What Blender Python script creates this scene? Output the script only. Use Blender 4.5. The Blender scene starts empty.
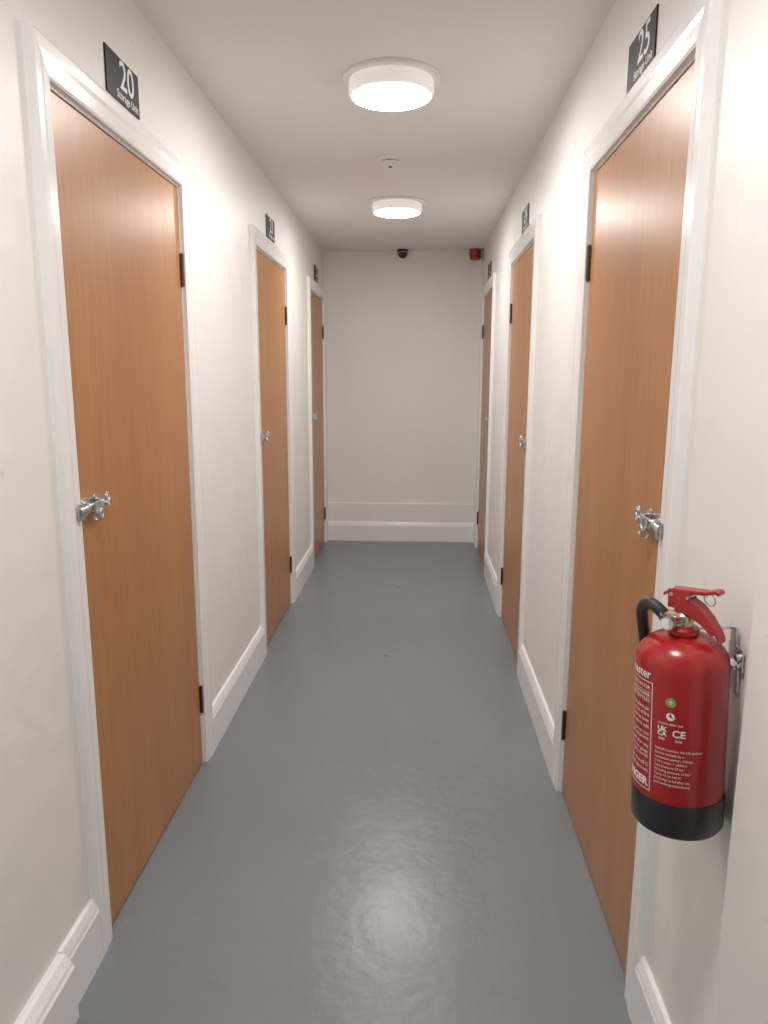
import bpy, bmesh, math
from mathutils import Vector, Matrix
rad = math.radians
scene = bpy.context.scene
coll = scene.collection

XL, XR, YB, YF, H = -0.77, 0.51, 6.155, -1.3, 2.38
CAMZ = 1.407

# ------------------------------------------------------------ materials
def new_mat(name, col, rough=0.5, metal=0.0, spec=0.5):
    m = bpy.data.materials.new(name); m.use_nodes = True
    b = m.node_tree.nodes["Principled BSDF"]
    b.inputs["Base Color"].default_value = (*col, 1)
    b.inputs["Roughness"].default_value = rough
    b.inputs["Metallic"].default_value = metal
    b.inputs["Specular IOR Level"].default_value = spec
    return m

def add_noise(m, scale=(1, 1, 1), nscale=5, c1=None, c2=None, bump=0.0, bdist=0.01,
              detail=2, lo=0.35, hi=0.65, rough=None, bscale=None):
    nt = m.node_tree; N = nt.nodes; L = nt.links
    b = N["Principled BSDF"]
    tc = N.new("ShaderNodeTexCoord"); mp = N.new("ShaderNodeMapping")
    mp.inputs["Scale"].default_value = scale
    L.new(tc.outputs["Object"], mp.inputs["Vector"])
    n = N.new("ShaderNodeTexNoise"); n.inputs["Scale"].default_value = nscale
    n.inputs["Detail"].default_value = detail
    L.new(mp.outputs[0], n.inputs["Vector"])
    if c1:
        r = N.new("ShaderNodeValToRGB")
        r.color_ramp.elements[0].color = (*c1, 1); r.color_ramp.elements[0].position = lo
        r.color_ramp.elements[1].color = (*c2, 1); r.color_ramp.elements[1].position = hi
        L.new(n.outputs["Fac"], r.inputs[0]); L.new(r.outputs[0], b.inputs["Base Color"])
    if rough:
        mr = N.new("ShaderNodeMapRange")
        mr.inputs[3].default_value = rough[0]; mr.inputs[4].default_value = rough[1]
        L.new(n.outputs["Fac"], mr.inputs[0]); L.new(mr.outputs[0], b.inputs["Roughness"])
    if bump:
        n2 = n
        if bscale:
            n2 = N.new("ShaderNodeTexNoise"); n2.inputs["Scale"].default_value = bscale
            n2.inputs["Detail"].default_value = detail
            L.new(mp.outputs[0], n2.inputs["Vector"])
        bp = N.new("ShaderNodeBump"); bp.inputs["Strength"].default_value = bump
        bp.inputs["Distance"].default_value = bdist
        L.new(n2.outputs["Fac"], bp.inputs["Height"]); L.new(bp.outputs[0], b.inputs["Normal"])
    return m

def add_marks(m, nscale, thresh, col, scale=(1, 1, 1), amount=1.0):
    """overlay sparse scuff marks on whatever drives the base colour"""
    nt = m.node_tree; N = nt.nodes; L = nt.links; b = N["Principled BSDF"]
    src = b.inputs["Base Color"].links[0].from_socket
    tc = N.new("ShaderNodeTexCoord"); mp = N.new("ShaderNodeMapping"); mp.inputs["Scale"].default_value = scale
    L.new(tc.outputs["Object"], mp.inputs[0])
    n = N.new("ShaderNodeTexNoise"); n.inputs["Scale"].default_value = nscale; n.inputs["Detail"].default_value = 2
    L.new(mp.outputs[0], n.inputs["Vector"])
    mr = N.new("ShaderNodeMapRange"); mr.inputs[1].default_value = thresh; mr.inputs[2].default_value = thresh+.05
    mr.inputs[4].default_value = amount
    L.new(n.outputs["Fac"], mr.inputs[0])
    mx = N.new("ShaderNodeMix"); mx.data_type = 'RGBA'
    L.new(mr.outputs[0], mx.inputs[0]); L.new(src, mx.inputs[6]); mx.inputs[7].default_value = (*col, 1)
    L.new(mx.outputs[2], b.inputs["Base Color"])

M = {}
M['wall'] = add_noise(new_mat("wall_paint", (.80, .785, .755), .45), nscale=1.6,
                      c1=(.81, .797, .775), c2=(.84, .827, .805), bump=.42, bdist=.012, bscale=9)
add_marks(M['wall'], 14, .72, (.62, .58, .53), (1, 1, 1.8), .5)
M['backwall'] = add_noise(new_mat("back_wall_paint", (.84, .84, .80), .55), nscale=1.6,
                      c1=(.82, .82, .78), c2=(.85, .85, .81), bump=.3, bdist=.008, bscale=9)
M['ceil'] = add_noise(new_mat("ceiling_paint", (.83, .82, .81), .7), nscale=2,
                      c1=(.84, .832, .825), c2=(.86, .852, .845), bump=.15, bdist=.006, bscale=12)
M['trim'] = add_noise(new_mat("white_gloss_paint", (.87, .87, .88), .26), nscale=3,
                      bump=.12, bdist=.004, bscale=25)
M['plastic'] = new_mat("white_plastic", (.84, .84, .83), .35)
M['black'] = new_mat("black_plastic", (.010, .010, .011), .35)
M['rubber'] = new_mat("black_rubber", (.014, .014, .015), .5)
M['sign'] = new_mat("sign_black", (.007, .007, .008), .5, 0, .2)
M['white'] = new_mat("white_print", (.85, .85, .85), .4)
M['red'] = new_mat("red_enamel", (.33, .008, .010), .24)
M['redp'] = new_mat("red_plastic", (.34, .012, .013), .35)
M['green'] = new_mat("green_print", (.20, .36, .06), .4)
M['hinge'] = new_mat("dark_hinge_metal", (.10, .06, .045), .4, .8)
M['zinc'] = add_noise(new_mat("zinc_plated_steel", (.62, .64, .66), .28, 1.0), nscale=40,
                      c1=(.46, .49, .52), c2=(.70, .72, .74), rough=(.2, .42))
M['brass'] = new_mat("nickel_brass", (.55, .47, .38), .25, 1.0)
M['dark'] = new_mat("dark_gap", (.02, .02, .02), .8)

# floor paint
m = new_mat("grey_floor_paint", (.16, .185, .205), .3, 0, .5); M['floor'] = m
nt = m.node_tree; N = nt.nodes; L = nt.links; b = N["Principled BSDF"]
tc = N.new("ShaderNodeTexCoord")
n1 = N.new("ShaderNodeTexNoise"); n1.inputs["Scale"].default_value = 2.2; n1.inputs["Detail"].default_value = 4
n2 = N.new("ShaderNodeTexNoise"); n2.inputs["Scale"].default_value = 30; n2.inputs["Detail"].default_value = 4
n3 = N.new("ShaderNodeTexNoise"); n3.inputs["Scale"].default_value = 5; n3.inputs["Detail"].default_value = 2
for n in (n1, n2, n3): L.new(tc.outputs["Object"], n.inputs["Vector"])
cr = N.new("ShaderNodeValToRGB")
cr.color_ramp.elements[0].color = (.164, .186, .201, 1); cr.color_ramp.elements[0].position = .3
cr.color_ramp.elements[1].color = (.178, .201, .216, 1); cr.color_ramp.elements[1].position = .7
L.new(n1.outputs["Fac"], cr.inputs[0]); L.new(cr.outputs[0], b.inputs["Base Color"])
mr = N.new("ShaderNodeMapRange"); mr.inputs[3].default_value = .25; mr.inputs[4].default_value = .35
L.new(n3.outputs["Fac"], mr.inputs[0]); L.new(mr.outputs[0], b.inputs["Roughness"])
b1 = N.new("ShaderNodeBump"); b1.inputs["Strength"].default_value = .38; b1.inputs["Distance"].default_value = .003
L.new(n2.outputs["Fac"], b1.inputs["Height"])
b2 = N.new("ShaderNodeBump"); b2.inputs["Strength"].default_value = .22; b2.inputs["Distance"].default_value = .012
L.new(n3.outputs["Fac"], b2.inputs["Height"]); L.new(b1.outputs[0], b2.inputs["Normal"])
L.new(b2.outputs[0], b.inputs["Normal"])
add_marks(m, 17, .74, (.25, .27, .28), (1, .7, 1), .4)

# wood veneer
m = new_mat("beech_veneer", (.5, .25, .1), .34); M['wood'] = m
nt = m.node_tree; N = nt.nodes; L = nt.links; b = N["Principled BSDF"]
tc = N.new("ShaderNodeTexCoord")
mp = N.new("ShaderNodeMapping"); mp.inputs["Scale"].default_value = (1, 1, .035)
mp2 = N.new("ShaderNodeMapping"); mp2.inputs["Scale"].default_value = (1, 1, .12)
L.new(tc.outputs["Object"], mp.inputs[0]); L.new(tc.outputs["Object"], mp2.inputs[0])
g1 = N.new("ShaderNodeTexNoise"); g1.inputs["Scale"].default_value = 150; g1.inputs["Detail"].default_value = 4; g1.inputs["Roughness"].default_value = .7
g2 = N.new("ShaderNodeTexNoise"); g2.inputs["Scale"].default_value = 7; g2.inputs["Detail"].default_value = 3
L.new(mp.outputs[0], g1.inputs["Vector"]); L.new(mp2.outputs[0], g2.inputs["Vector"])
mx = N.new("ShaderNodeMix"); mx.data_type = 'FLOAT'; mx.inputs[0].default_value = .35
L.new(g1.outputs["Fac"], mx.inputs[2]); L.new(g2.outputs["Fac"], mx.inputs[3])
cr = N.new("ShaderNodeValToRGB")
cr.color_ramp.elements[0].color = (.335, .127, .034, 1); cr.color_ramp.elements[0].position = .34
cr.color_ramp.elements[1].color = (.475, .208, .066, 1); cr.color_ramp.elements[1].position = .64
L.new(mx.outputs[0], cr.inputs[0]); L.new(cr.outputs[0], b.inputs["Base Color"])
bp = N.new("ShaderNodeBump"); bp.inputs["Strength"].default_value = .08; bp.inputs["Distance"].default_value = .002
L.new(g1.outputs["Fac"], bp.inputs["Height"]); L.new(bp.outputs[0], b.inputs["Normal"])

def emis(name, col, s):
    m = bpy.data.materials.new(name); m.use_nodes = True
    b = m.node_tree.nodes["Principled BSDF"]
    b.inputs["Base Color"].default_value = (.8, .8, .8, 1)
    b.inputs["Emission Color"].default_value = (*col, 1)
    b.inputs["Emission Strength"].default_value = s
    return m
M['lamp'] = emis("opal_diffuser", (1, .945, .89), 88)
M['lamprim'] = emis("opal_rim", (1, .93, .87), .35)
M['lamprim'].cycles.emission_sampling = 'NONE'

# ------------------------------------------------------------ mesh builder
class B:
    def __init__(s): s.bm = bmesh.new(); s.mats = []
    def mi(s, k):
        if k not in s.mats: s.mats.append(k)
        return s.mats.index(k)
    def faces(s, vs, fs, k, T=None):
        i = s.mi(k); bv = [s.bm.verts.new(T @ Vector(v) if T else v) for v in vs]
        for f in fs:
            try:
                ff = s.bm.faces.new([bv[j] for j in f]); ff.material_index = i
            except ValueError: pass
    def box(s, x0, x1, y0, y1, z0, z1, k, T=None):
        vs = [(x, y, z) for x in (x0, x1) for y in (y0, y1) for z in (z0, z1)]
        s.faces(vs, [(0,1,3,2),(4,6,7,5),(0,4,5,1),(2,3,7,6),(0,2,6,4),(1,5,7,3)], k, T)
    def lathe(s, prof, k, T=None, n=48):
        vs = []; fs = []
        for r, z in prof:
            for i in range(n):
                a = 2*math.pi*i/n; vs.append((r*math.cos(a), r*math.sin(a), z))
        for j in range(len(prof)-1):
            for i in range(n):
                fs.append((j*n+i, j*n+(i+1) % n, (j+1)*n+(i+1) % n, (j+1)*n+i))
        fs.append(tuple(range(n))); fs.append(tuple((len(prof)-1)*n+i for i in range(n)))
        s.faces(vs, fs, k, T)
    def cyl(s, p, q, r, k, T=None, n=20, r2=None):
        p = Vector(p); q = Vector(q); d = q-p
        R = d.to_track_quat('Z', 'Y').to_matrix().to_4x4()
        T2 = Matrix.Translation(p) @ R
        if T: T2 = T @ T2
        s.lathe([(r, 0), (r2 if r2 else r, d.length)], k, T2, n)
    def tube(s, pts, r, k, T=None, n=12, closed=False):
        pts = [Vector(p) for p in pts]; c = len(pts); vs = []; fs = []
        up = None
        for i, p in enumerate(pts):
            if closed: t = pts[(i+1) % c]-pts[i-1]
            else: t = pts[min(i+1, c-1)]-pts[max(i-1, 0)]
            t.normalize()
            if up is None: up = t.orthogonal().normalized()
            else:
                up = (up-t*up.dot(t)).normalized()
            w = t.cross(up)
            for a in range(n):
                an = 2*math.pi*a/n
                vs.append(tuple(p+up*math.cos(an)*r+w*math.sin(an)*r))
        for i in range(c if closed else c-1):
            j = (i+1) % c
            for a in range(n):
                fs.append((i*n+a, i*n+(a+1) % n, j*n+(a+1) % n, j*n+a))
        if not closed:
            fs.append(tuple(range(n))); fs.append(tuple((c-1)*n+a for a in range(n)))
        s.faces(vs, fs, k, T)
    def ring(s, c, ax, R, r, k, T=None, n=24):
        c = Vector(c); ax = Vector(ax).normalized(); u = ax.orthogonal().normalized(); w = ax.cross(u)
        s.tube([c+u*math.cos(2*math.pi*i/n)*R+w*math.sin(2*math.pi*i/n)*R for i in range(n)], r, k, T, 8, True)
    def extrude(s, prof, axis_pts, k, T=None):
        n = len(prof)
        vs = [axis_pts(a, b_, 0) for a, b_ in prof]+[axis_pts(a, b_, 1) for a, b_ in prof]
        fs = [(i, (i+1) % n, n+(i+1) % n, n+i) for i in range(n)]+[tuple(range(n)), tuple(range(n, 2*n))]
        s.faces(vs, fs, k, T)
    def done(s, name, parent=None, bevel=0, smooth=True, angle=35, seg=2):
        bmesh.ops.recalc_face_normals(s.bm, faces=s.bm.faces)
        me = bpy.data.meshes.new(name); s.bm.to_mesh(me); s.bm.free()
        for k in s.mats: me.materials.append(M[k])
        if smooth:
            me.shade_smooth(); me.set_sharp_from_angle(angle=rad(angle))
        o = bpy.data.objects.new(name, me); coll.objects.link(o)
        if bevel:
            md = o.modifiers.new("bevel", 'BEVEL'); md.width = bevel; md.segments = seg
            md.limit_method = 'ANGLE'; md.angle_limit = rad(40); md.harden_normals = True
        if parent: o.parent = parent
        return o

def empty(name):
    e = bpy.data.objects.new(name, None); e.empty_display_size = .1; coll.objects.link(e); return e

def text_mesh(body, size, align='CENTER', bold=0.0, extr=0.0):
    cu = bpy.data.curves.new("t", 'FONT'); cu.body = body; cu.size = size
    cu.align_x = align; cu.offset = bold; cu.resolution_u = 4; cu.extrude = extr
    o = bpy.data.objects.new("t", cu); coll.objects.link(o)
    bpy.context.view_layer.update()
    dg = bpy.context.evaluated_depsgraph_get()
    me = bpy.data.meshes.new_from_object(o.evaluated_get(dg))
    bpy.data.objects.remove(o)
    vs = [tuple(v.co) for v in me.vertices]; fs = [tuple(p.vertices) for p in me.polygons]
    bpy.data.meshes.remove(me)
    return vs, fs

# ------------------------------------------------------------ room
doorsL = [(1.608, 2.440), (3.55, 4.345), (5.31, 6.04)]
doorsR = [(1.495, 2.31), (3.365, 4.16), (5.15, 5.92)]
DH = 1.985; LIN = .020; TH = .13

def side_map(side):
    if side == 'L': return lambda n, y, z: (XL+n, y, z)
    return lambda n, y, z: (XR-n, y, z)
def sbox(b, side, n0, n1, y0, y1, z0, z1, k):
    f = side_map(side); x0 = f(n0, 0, 0)[0]; x1 = f(n1, 0, 0)[0]
    b.box(min(x0, x1), max(x0, x1), y0, y1, z0, z1, k)

b = B(); b.box(XL-TH, XR+TH, YF-.1, YB+.1, -.1, 0, 'floor'); b.done("floor", smooth=False)
b = B(); b.box(XL-TH, XR+TH, YF-.1, YB+.1, H, H+.1, 'ceil'); b.done("ceiling", smooth=False)
b = B(); b.box(XL, XR, YB, YB+.1, 0, H, 'backwall'); b.done("wall_back", smooth=False)
b = B(); b.box(XL, XR, YF-.1, YF, 0, H, 'wall'); b.done("wall_front", smooth=False)
for side, ds, nm in (('L', doorsL, 'left'), ('R', doorsR, 'right')):
    b = B(); y = YF-.1
    for a, c in ds:
        sbox(b, side, -TH, 0, y, a-LIN, 0, H, 'wall')
        sbox(b, side, -TH, 0, a-LIN, c+LIN, DH+LIN, H, 'wall'); y = c+LIN
    sbox(b, side, -TH, 0, y, YB+.1, 0, H, 'wall')
    b.done("wall_"+nm, smooth=False)

b = B(); b.box(.468, XR, .55, .995, 0, H, 'wall'); b.done("wall_pier", bevel=.004)

def skirt_prof(h, t): return [(0, 0), (t, 0), (t, h*.80), (t*.88, h*.83), (t*.80, h*.88), (t*.45, h*.985), (t*.25, h), (0, h)]
b = B(); b.box(XL, XR, YB-.018, YB, .0, .325, 'backwall'); b.done("trim_back_ledge", bevel=.005)
b = B(); b.extrude(skirt_prof(.165, .02), lambda a, z, t: (XL+.018+(XR-XL-.036)*t, YB-.018-a, z), 'trim')
b.done("baseboard_back", smooth=False)

ARC = .065
for side, ds, nm in (('L', doorsL, 'left'), ('R', doorsR, 'right')):
    f = side_map(side); b = B()
    segs = []; y = YF
    for a, c in ds:
        segs.append((y, a-LIN-ARC+.002)); y = c+LIN+ARC-.002
    if y < YB-.05: segs.append((y, YB-.018))
    for (a, c) in segs:
        if side == 'L' and a == YF:
            b.extrude(skirt_prof(.165, .020), lambda p, z, t: f(p, 1.36+(c-1.36)*t, z), 'trim')
            b.extrude(skirt_prof(.160, .036), lambda p, z, t: f(p, a+(1.36-a)*t, z), 'trim')
        elif side == 'R' and a == YF:
            b.extrude(skirt_prof(.165, .020), lambda p, z, t: f(p, .995+(c-.995)*t, z), 'trim')
        else:
            b.extrude(skirt_prof(.165, .020), lambda p, z, t: f(p, a+(c-a)*t, z), 'trim')
    b.done("baseboard_"+nm, smooth=False)

# ------------------------------------------------------------ doors
def make_frame(n, side, a, c):
    f = side_map(side); b = B()
    ymax = YB-.0185
    sbox(b, side, -TH, .001, a-LIN+.001, a-.003, 0, DH+LIN-.001, 'trim')
    sbox(b, side, -TH, .001, c+.003, c+LIN-.001, 0, DH+LIN-.001, 'trim')
    sbox(b, side, -TH, .001, a-.003, c+.003, DH+.003, DH+LIN-.001, 'trim')
    sbox(b, side, -.07, -.05, a-.003, a+.012, 0, DH, 'trim')
    sbox(b, side, -.07, -.05, c-.012, c+.003, 0, DH, 'trim')
    prof = [(0, 0), (0, .012), (.005, .015), (ARC*.45, .017), (ARC*.6, .019), (ARC-.006, .020), (ARC, .016), (ARC, 0)]
    ia, ic, iz = a-LIN+.010, c+LIN-.010, DH+LIN-.010
    def loop(u, nn):
        w = u*(ARC+.010)/ARC
        return [f(nn, ia-w, 0), f(nn, ia-w, iz+w), f(nn, min(ic+w, ymax), iz+w), f(nn, min(ic+w, ymax), 0)]
    vs = []
    for u, nn in prof: vs += loop(u, nn)
    P = len(prof); fs = []
    for i in range(P):
        j = (i+1) % P
        for q in range(3): fs.append((i*4+q, i*4+q+1, j*4+q+1, j*4+q))
    fs.append(tuple(i*4 for i in range(P))); fs.append(tuple(i*4+3 for i in range(P)))
    b.faces(vs, fs, 'trim')
    b.done("trim_%d" % n, smooth=False)

def make_door(n, side, a, c):
    e = empty("door_%d" % n); e.location = side_map(side)(0, (a+c)/2, 0)
    b = B()
    s = 1 if side == 'L' else -1
    lx0, lx1 = sorted((s*-.044, s*-.001))
    w = (c-a)/2-.0005
    b.box(lx0, lx1, -w, w, .006, DH-.001, 'wood')
    b.done("panel", e, bevel=.0015)
    for i, hz in enumerate((.25, 1.735)):
        b = B()
        b.cyl((s*.005, w+.001, hz-.05), (s*.005, w+.001, hz+.05), .0055, 'hinge')
        for zz in (-.052, .050): b.cyl((s*.005, w+.001, hz+zz), (s*.005, w+.001, hz+zz+.002), .004, 'hinge')
        for zz in (-.017, .017): b.cyl((s*.005, w+.001, hz+zz-.001), (s*.005, w+.001, hz+zz+.001), .0060, 'dark')
        x0, x1 = sorted((s*-.003, s*.0016))
        b.box(x0, x1, w-.005, w+.0, hz-.05, hz+.05, 'hinge')
        b.done("hinge_%d" % (i+1), e)

def make_padbolt(side, y0, z0):
    s = 1 if side == 'L' else -1
    T = Matrix.Translation(side_map(side)(-.0008, y0-.005, z0)) @ Matrix.Diagonal((s*.85, .78, .95, 1))
    b = B(); k = 'zinc'
    pl = [(.018, -.019), (.055, -.024), (.085, -.017), (.130, -.024), (.160, -.016), (.168, 0), (.160, .016),
          (.130, .024), (.085, .017), (.055, .024), (.018, .019)]
    b.extrude(pl, lambda u, z, t: (.003*t, u, z), k, T)
    for u0, u1 in ((.026, .046), (.112, .132)):
        pr = [(-.019, .003), (-.013, .006)]
        pr += [(.012*math.sin(a), .016+.012*math.cos(a)) for a in [rad(x) for x in range(-100, 101, 20)]]
        pr += [(.013, .006), (.019, .003)]
        b.extrude(pr, lambda z, n_, t: (n_, u0+(u1-u0)*t, z), k, T)
    b.cyl((.018, -.040, 0), (.018, .150, 0), .0085, k, T)
    b.cyl((.018, -.046, 0), (.018, -.040, 0), .0045, k, T, r2=.0085)
    b.box(.0250, .0285, -.052, -.014, -.020, .020, k, T)
    pr = [(-.013, .027)]+[(.0125*math.sin(a), .022+.0125*math.cos(a)) for a in [rad(x) for x in range(-90, 91, 20)]]+[(.013, .027)]
    b.extrude(pr, lambda z, n_, t: (n_, -.040+.020*t, z), k, T)
    b.box(.022, .040, .070, .076, -.012, .012, k, T)
    arm = [(.050, .012), (.100, .012), (.104, -.008), (.092, -.022), (.074, -.027), (.058, -.022), (.046, -.008)]
    b.extrude(arm, lambda u, z, t: (.029+.004*t-(z*.12), u, z), k, T)
    b.ring((.038, .074, -.018), (1, 0, 0), .0105, .0035, k, T)
    b.ring((.030, .066, -.026), (0, 1, .2), .010, .003, k, T)
    ear = [(.118, -.006), (.150, -.010), (.166, .002), (.168, .018), (.156, .026), (.140, .022), (.124, .012)]
    b.extrude(ear, lambda u, z, t: (.022+.004*t, u, z), k, T)
    b.ring((.028, .152, .012), (1, 0, 0), .009, .003, k, T)
    b.cyl((.020, .142, -.006), (.032, .142, 0), .008, k, T)
    for u, z in ((.026, .016), (.026, -.016), (.150, -.014), (.120, .019), (.120, -.019)):
        b.lathe([(.0045, 0), (.0035, .002), (.001, .003)], k, T @ Matrix.Translation((.003, u, z)) @ Matrix.Rotation(rad(90), 4, 'Y'), 12)
    b.done("padbolt", bevel=.0007)

def make_sign(side, yc, num):
    s = 1 if side == 'L' else -1
    W, HH = .215, .108; z0 = 2.14
    e = empty("door_number_sign"); e.location = side_map(side)(0, yc, z0)
    b = B(); x0, x1 = sorted((0, s*.004))
    b.box(x0, x1, -W/2, W/2, -HH/2, HH/2, 'sign'); b.done("plate", e, bevel=.001)
    b = B()
    for body, size, cx, cy in ((num, .098, .024, -.018), ("Storage Unit", .0275, .024, -.045)):
        vs, fs = text_mesh(body, size, bold=.0008 if size > .05 else .0003)
        vv = [(s*.0046, s*(cx+x), cy+y) for x, y, z in vs]
        b.faces(vv, fs, 'white')
    b.done("lettering", e, smooth=False)

n = 1
for side, ds, nums, dy in (('L', doorsL, ("20", "21", "22"), .000), ('R', doorsR, ("25", "24", "23"), -.018)):
    for (a, c), num in zip(ds, nums):
        make_frame(n, side, a, c); make_door(n, side, a, c)
        make_padbolt(side, a, 1.10); make_sign(side, (a+c)/2+dy, num); n += 1

# ------------------------------------------------------------ ceiling fixtures
def ceiling_light(x, y):
    e = empty("ceiling_light"); e.location = (x, y, H)
    b = B(); b.lathe([(.118, 0), (.160, -.0), (.162, -.006), (.158, -.012), (.142, -.014)], 'plastic', n=64)
    b.done("base", e)
    b = B(); b.lathe([(.141, -.012), (.143, -.045), (.141, -.055), (.137, -.060), (.131, -.060)], 'lamprim', n=64); b.done("rim", e)
    b = B(); b.lathe([(.132, -.0595), (.124, -.0625), (.09, -.065), (.03, -.0665), (.005, -.0667)], 'lamp', n=32); b.done("diffuser", e)
ceiling_light(-.10, 2.67); ceiling_light(-.13, 4.47); ceiling_light(-.10, .80)

b = B(); T = Matrix.Translation((-.137, 3.60, H))
b.lathe([(.054, 0), (.055, -.008), (.050, -.012), (.047, -.013)], 'plastic', T)
b.lathe([(.040, -.012), (.040, -.018)], 'dark', T)
b.lathe([(.046, -.018), (.047, -.024), (.042, -.030), (.028, -.035), (.004, -.036)], 'plastic', T)
for i in range(12):
    a = 2*math.pi*i/12
    b.box(.036, .046, -.002, .002, -.020, -.010, 'plastic', T @ Matrix.Rotation(a, 4, 'Z'))
b.lathe([(.010, -.035), (.009, -.038), (.002, -.0385)], 'dark', T, 20)
b.done("smoke_detector")

b = B(); T = Matrix.Translation((-.131, YB-.05, H))
b.lathe([(.044, 0), (.044, -.018), (.040, -.022)], 'black', T, 40)
b.lathe([(.038, -.020)]+[(.038*math.cos(rad(t)), -.030-.038*math.sin(rad(t))) for t in range(0, 90, 12)], 'black', T, 40)
b.ring((0, 0, -.022), (0, 0, 1), .039, .002, 'plastic', T)
b.cyl((0, -.032, -.042), (0, -.043, -.048), .012, 'black', T)
b.done("security_camera")

b = B(); T = Matrix.Translation((.443, YB-.055, H-.003))
b.lathe([(.046, .003), (.048, -.02), (.046, -.040), (.044, -.042)], 'redp', T, 40)
b.lathe([(.044, -.040), (.044, -.062), (.038, -.074), (.018, -.078), (.003, -.079)], 'redp', T, 40)
for i in range(16):
    b.box(.038, .0450, -.003, .003, -.060, -.046, 'dark', T @ Matrix.Rotation(2*math.pi*i/16, 4, 'Z'))
b.done("fire_alarm_sounder")

# ------------------------------------------------------------ fire extinguisher
EX, EY, EZ = .4360, 1.117, .690
R = .070
fe = empty("fire_extinguisher"); fe.location = (EX, EY, EZ); fe.rotation_euler = (0, rad(-2.4), 0)
b = B()
prof = [(R-.004, .012), (R-.001, .02), (R, .05), (R, .272)]
for t in range(10, 91, 8):
    prof.append((.021+(R-.021)*math.cos(rad(t)), .272+.046*math.sin(rad(t))))
prof += [(.021, .326)]
b.lathe(prof, 'red', n=72); b.done("cylinder", fe, angle=50)
b = B()
b.lathe([(R-.010, .0), (R-.002, .002), (R+.0015, .008), (R+.0015, .054), (R+.001, .060), (R-.002, .060)], 'black', n=72)
b.done("base_skirt", fe)
b = B()
b.lathe([(.020, .318), (.024, .321), (.024, .328), (.020, .331)], 'red')
b.lathe([(.014, .328), (.0155, .334), (.0155, .350), (.012, .354), (.012, .366), (.009, .370)], 'brass')
b.cyl((-.006, 0, .348), (-.034, .004, .350), .0075, 'brass')
b.cyl((-.030, .004, .350), (-.037, .005, .350), .010, 'brass')
b.cyl((-.008, -.006, .343), (-.028, -.018, .343), .0055, 'brass')
b.cyl((-.027, -.017, .343), (-.034, -.023, .343), .0105, 'zinc', n=28)
b.cyl((-.0341, -.0232, .343), (-.0344, -.0236, .343), .0085, 'white', n=28)
b.done("valve", fe, bevel=.0005)
pts = [(-.030, .003, .350), (-.038, .008, .358), (-.045, .018, .364), (-.050, .030, .360), (-.051, .044, .346),
       (-.047, .056, .326), (-.040, .068, .300), (-.032, .079, .260), (-.026, .084, .21), (-.024, .086, .15), (-.024, .086, .10)]
def smoothp(P, it=2):
    P = [Vector(p) for p in P]
    for _ in range(it):
        Q = [P[0]]
        for i in range(len(P)-1): Q += [P[i]*.75+P[i+1]*.25, P[i]*.25+P[i+1]*.75]
        Q.append(P[-1]); P = Q
    return P
b = B(); b.tube(smoothp(pts), .0098, 'rubber', n=14)
b.cyl((-.024, .086, .10), (-.024, .086, .06), .011, 'black', r2=.013)
b.done("hose", fe)
H_T = Matrix.Rotation(rad(-48), 4, 'Z')
b = B()
def lever(pts, w0, w1, th, k):
    n = len(pts)
    for i in range(n-1):
        (xa, za), (xb, zb) = pts[i], pts[i+1]
        wa = w0+(w1-w0)*i/(n-1); wb = w0+(w1-w0)*(i+1)/(n-1)
        vs = [(xa, -wa, za), (xa, wa, za), (xb, wb, zb), (xb, -wb, zb), (xa, -wa, za-th), (xa, wa, za-th), (xb, wb, zb-th), (xb, -wb, zb-th)]
        b.faces(vs, [(0,1,2,3),(4,7,6,5),(0,4,5,1),(1,5,6,2),(2,6,7,3),(3,7,4,0)], k, H_T)
lever([(-.030, .382), (-.016, .391), (.015, .393), (.036, .395), (.052, .400), (.058, .398)], .011, .010, .006, 'redp')
b.box(-.022, .014, -.011, -.0085, .360, .390, 'redp', H_T); b.box(-.022, .014, .0085, .011, .360, .390, 'redp', H_T)
b.done("squeeze_lever", fe, bevel=.001)
b = B()
lever([(-.010, .376), (.012, .378), (.028, .370), (.044, .354), (.058, .334), (.062, .325)], .0125, .011, .008, 'redp')
for sy in (-1, 1):
    lo, hi = sorted((sy*.0125, sy*.0090))
    pg = [(-.010, .374), (.012, .376), (.044, .352), (.058, .332), (.050, .328), (.034, .342), (.010, .354), (-.010, .354)]
    K = len(pg)
    b.faces([(x, lo, z) for x, z in pg]+[(x, hi, z) for x, z in pg],
            [tuple(range(K)), tuple(range(K, 2*K))]+[(i, (i+1) % K, K+(i+1) % K, K+i) for i in range(K)], 'redp', H_T)
b.done("carry_handle", fe, bevel=.001)
b = B()
b.ring((.030, .020, .376), (.3, 1, .2), .011, .0012, 'zinc', H_T)
b.cyl((.012, -.016, .382), (.012, .022, .382), .002, 'zinc', H_T)
b.tube(smoothp([(.012, .020, .382), (.02, .024, .381), (.026, .020, .378)]), .0012, 'zinc', H_T)
b.cyl((-.016, -.012, .382), (-.016, .012, .382), .003, 'zinc', H_T)
b.done("safety_pin", fe)
b = B(); wx = XR-EX+.0085
b.box(wx-.004, wx, -.018, .018, .225, .300, 'zinc')
b.box(wx-.010, wx-.002, -.016, .016, .262, .268, 'zinc')
b.box(.02, wx-.002, .004, .014, .322, .326, 'zinc'); b.box(wx-.004, wx, -.006, .014, .295, .328, 'zinc')
b.cyl((wx-.010, -.022, .285), (wx, -.022, .285), .006, 'zinc', n=14)
b.box(wx-.003, wx, -.030, -.012, .262, .300, 'zinc')
b.cyl((wx-.008, -.022, .270), (wx, -.022, .270), .004, 'zinc', n=14)
b.done("wall_bracket", fe, bevel=.0006)
RP = R+.0005
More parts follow.
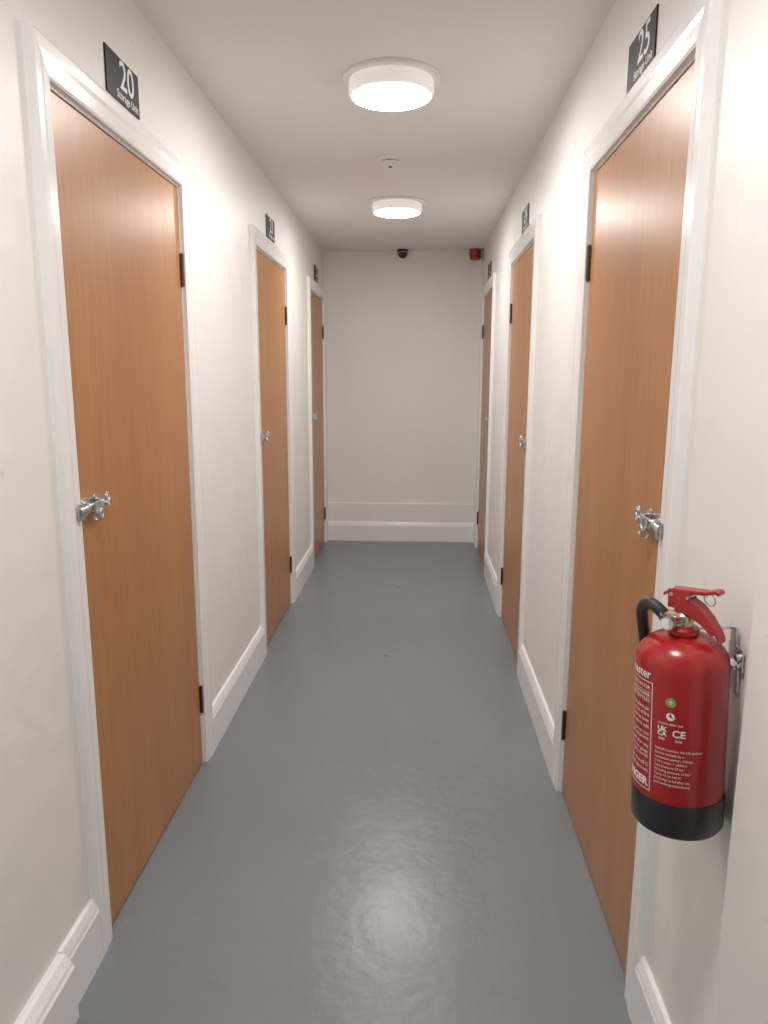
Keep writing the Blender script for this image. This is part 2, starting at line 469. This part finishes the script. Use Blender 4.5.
def wrap(vs, a0, z0): return [(RP*math.cos(a0+x/RP), RP*math.sin(a0+x/RP), z0+y) for x, y, z in vs]
b = B()
def strip(x0, x1, z0, z1, a0, k='white'):
    n = max(2, int(abs(x1-x0)/.003)); vs = []; fs = []
    for i in range(n+1):
        x = x0+(x1-x0)*i/n; vs += [(x, z0, 0), (x, z1, 0)]
    for i in range(n): fs.append((2*i, 2*i+2, 2*i+3, 2*i+1))
    b.faces(wrap(vs, a0, 0), fs, k)
def txt(body, size, a0, x, z, align='CENTER', bold=0, k='white'):
    vs, fs = text_mesh(body, size, align, bold)
    b.faces(wrap([(vx+x, vy, 0) for vx, vy, _ in vs], a0, z), fs, k)
A1 = rad(-145)
W = .105
for z in (.252, .072): strip(-W, 0, z, z+.0012, A1)
for x in (-W, -.0012): strip(x, x+.0012, .072, .2532, A1)
txt("firemaster", .020, A1, -.004, .2585, 'RIGHT', .0003)
strip(-W, -.001, .236, .2365, A1)
txt("DANGER", .018, A1, -.005, .079, 'RIGHT', .0008)
for i, (t, z) in enumerate((("3 LITRE WATER", .241), ("USE ON WOOD PAPER", .228), ("AND TEXTILES", .220), ("1 Pull safety pin", .206),
                            ("2 Aim at base of fire", .196), ("3 Squeeze lever", .186), ("Sweep side to side", .176), ("Do not use on live", .164),
                            ("electrical equipment", .156), ("Refill after use", .144), ("Check the gauge", .134), ("every month", .126), ("13A  0 to 60 C", .112), ("EN3 approved", .102))):
    txt(t, .0080, A1, -.005, z, 'RIGHT')
A2 = rad(-121)
cc = [(.0075*math.cos(rad(t)), .0075*math.sin(rad(t)), 0) for t in range(0, 360, 15)]
b.faces(wrap(cc, A2, .230), [tuple(range(24))], 'green')
txt("+", .014, A2, 0, .2255, k='white')
b.faces(wrap([(c_[0]*.85, c_[1]*.85, 0) for c_ in cc], A2, .207), [tuple(range(24))], 'white')
b.faces(wrap([(0, .006, 0), (-.005, -.004, 0), (.005, -.004, 0)], A2, .207), [(0, 1, 2)], 'red')
txt("recycle after use", .0055, A2, 0, .193)
txt("UK", .010, A2, -.012, .182, bold=.0003); txt("CA", .010, A2, -.012, .174, bold=.0003); txt("CE", .016, A2, .013, .175, bold=.0003)
txt("0086", .0050, A2, -.012, .167); txt("0038", .0050, A2, .013, .167)
for i, t in enumerate(("Manufactured for the UK market", "Service annually by a", "competent person. Charge", "3 litre water + additive", "Test pressure 27 bar",
                       "Working pressure 15 bar", "Temp +5 to +60 C", "Discharge in full after use", "and recharge immediately")):
    txt(t, .0052, A2, -.022, .150-i*.0072, 'LEFT')
b.done("printed_label", fe, smooth=False)

# ------------------------------------------------------------ world, camera
w = bpy.data.worlds.new("World"); scene.world = w; w.use_nodes = True
w.node_tree.nodes["Background"].inputs[0].default_value = (.02, .02, .02, 1)
cam = bpy.data.cameras.new("camera"); co = bpy.data.objects.new("camera", cam); coll.objects.link(co)
cam.sensor_width = 36; cam.lens = 732/1024*36; cam.clip_start = .02
co.matrix_world = Matrix.Translation((0, 0, CAMZ)) @ Matrix.Rotation(rad(2.54), 4, 'Z') @ Matrix.Rotation(rad(90-10.67), 4, 'X') @ Matrix.Rotation(rad(.24), 4, 'Z')
scene.camera = co
scene.view_settings.view_transform = 'Standard'
scene.view_settings.exposure = 0
scene.view_settings.gamma = 1.12
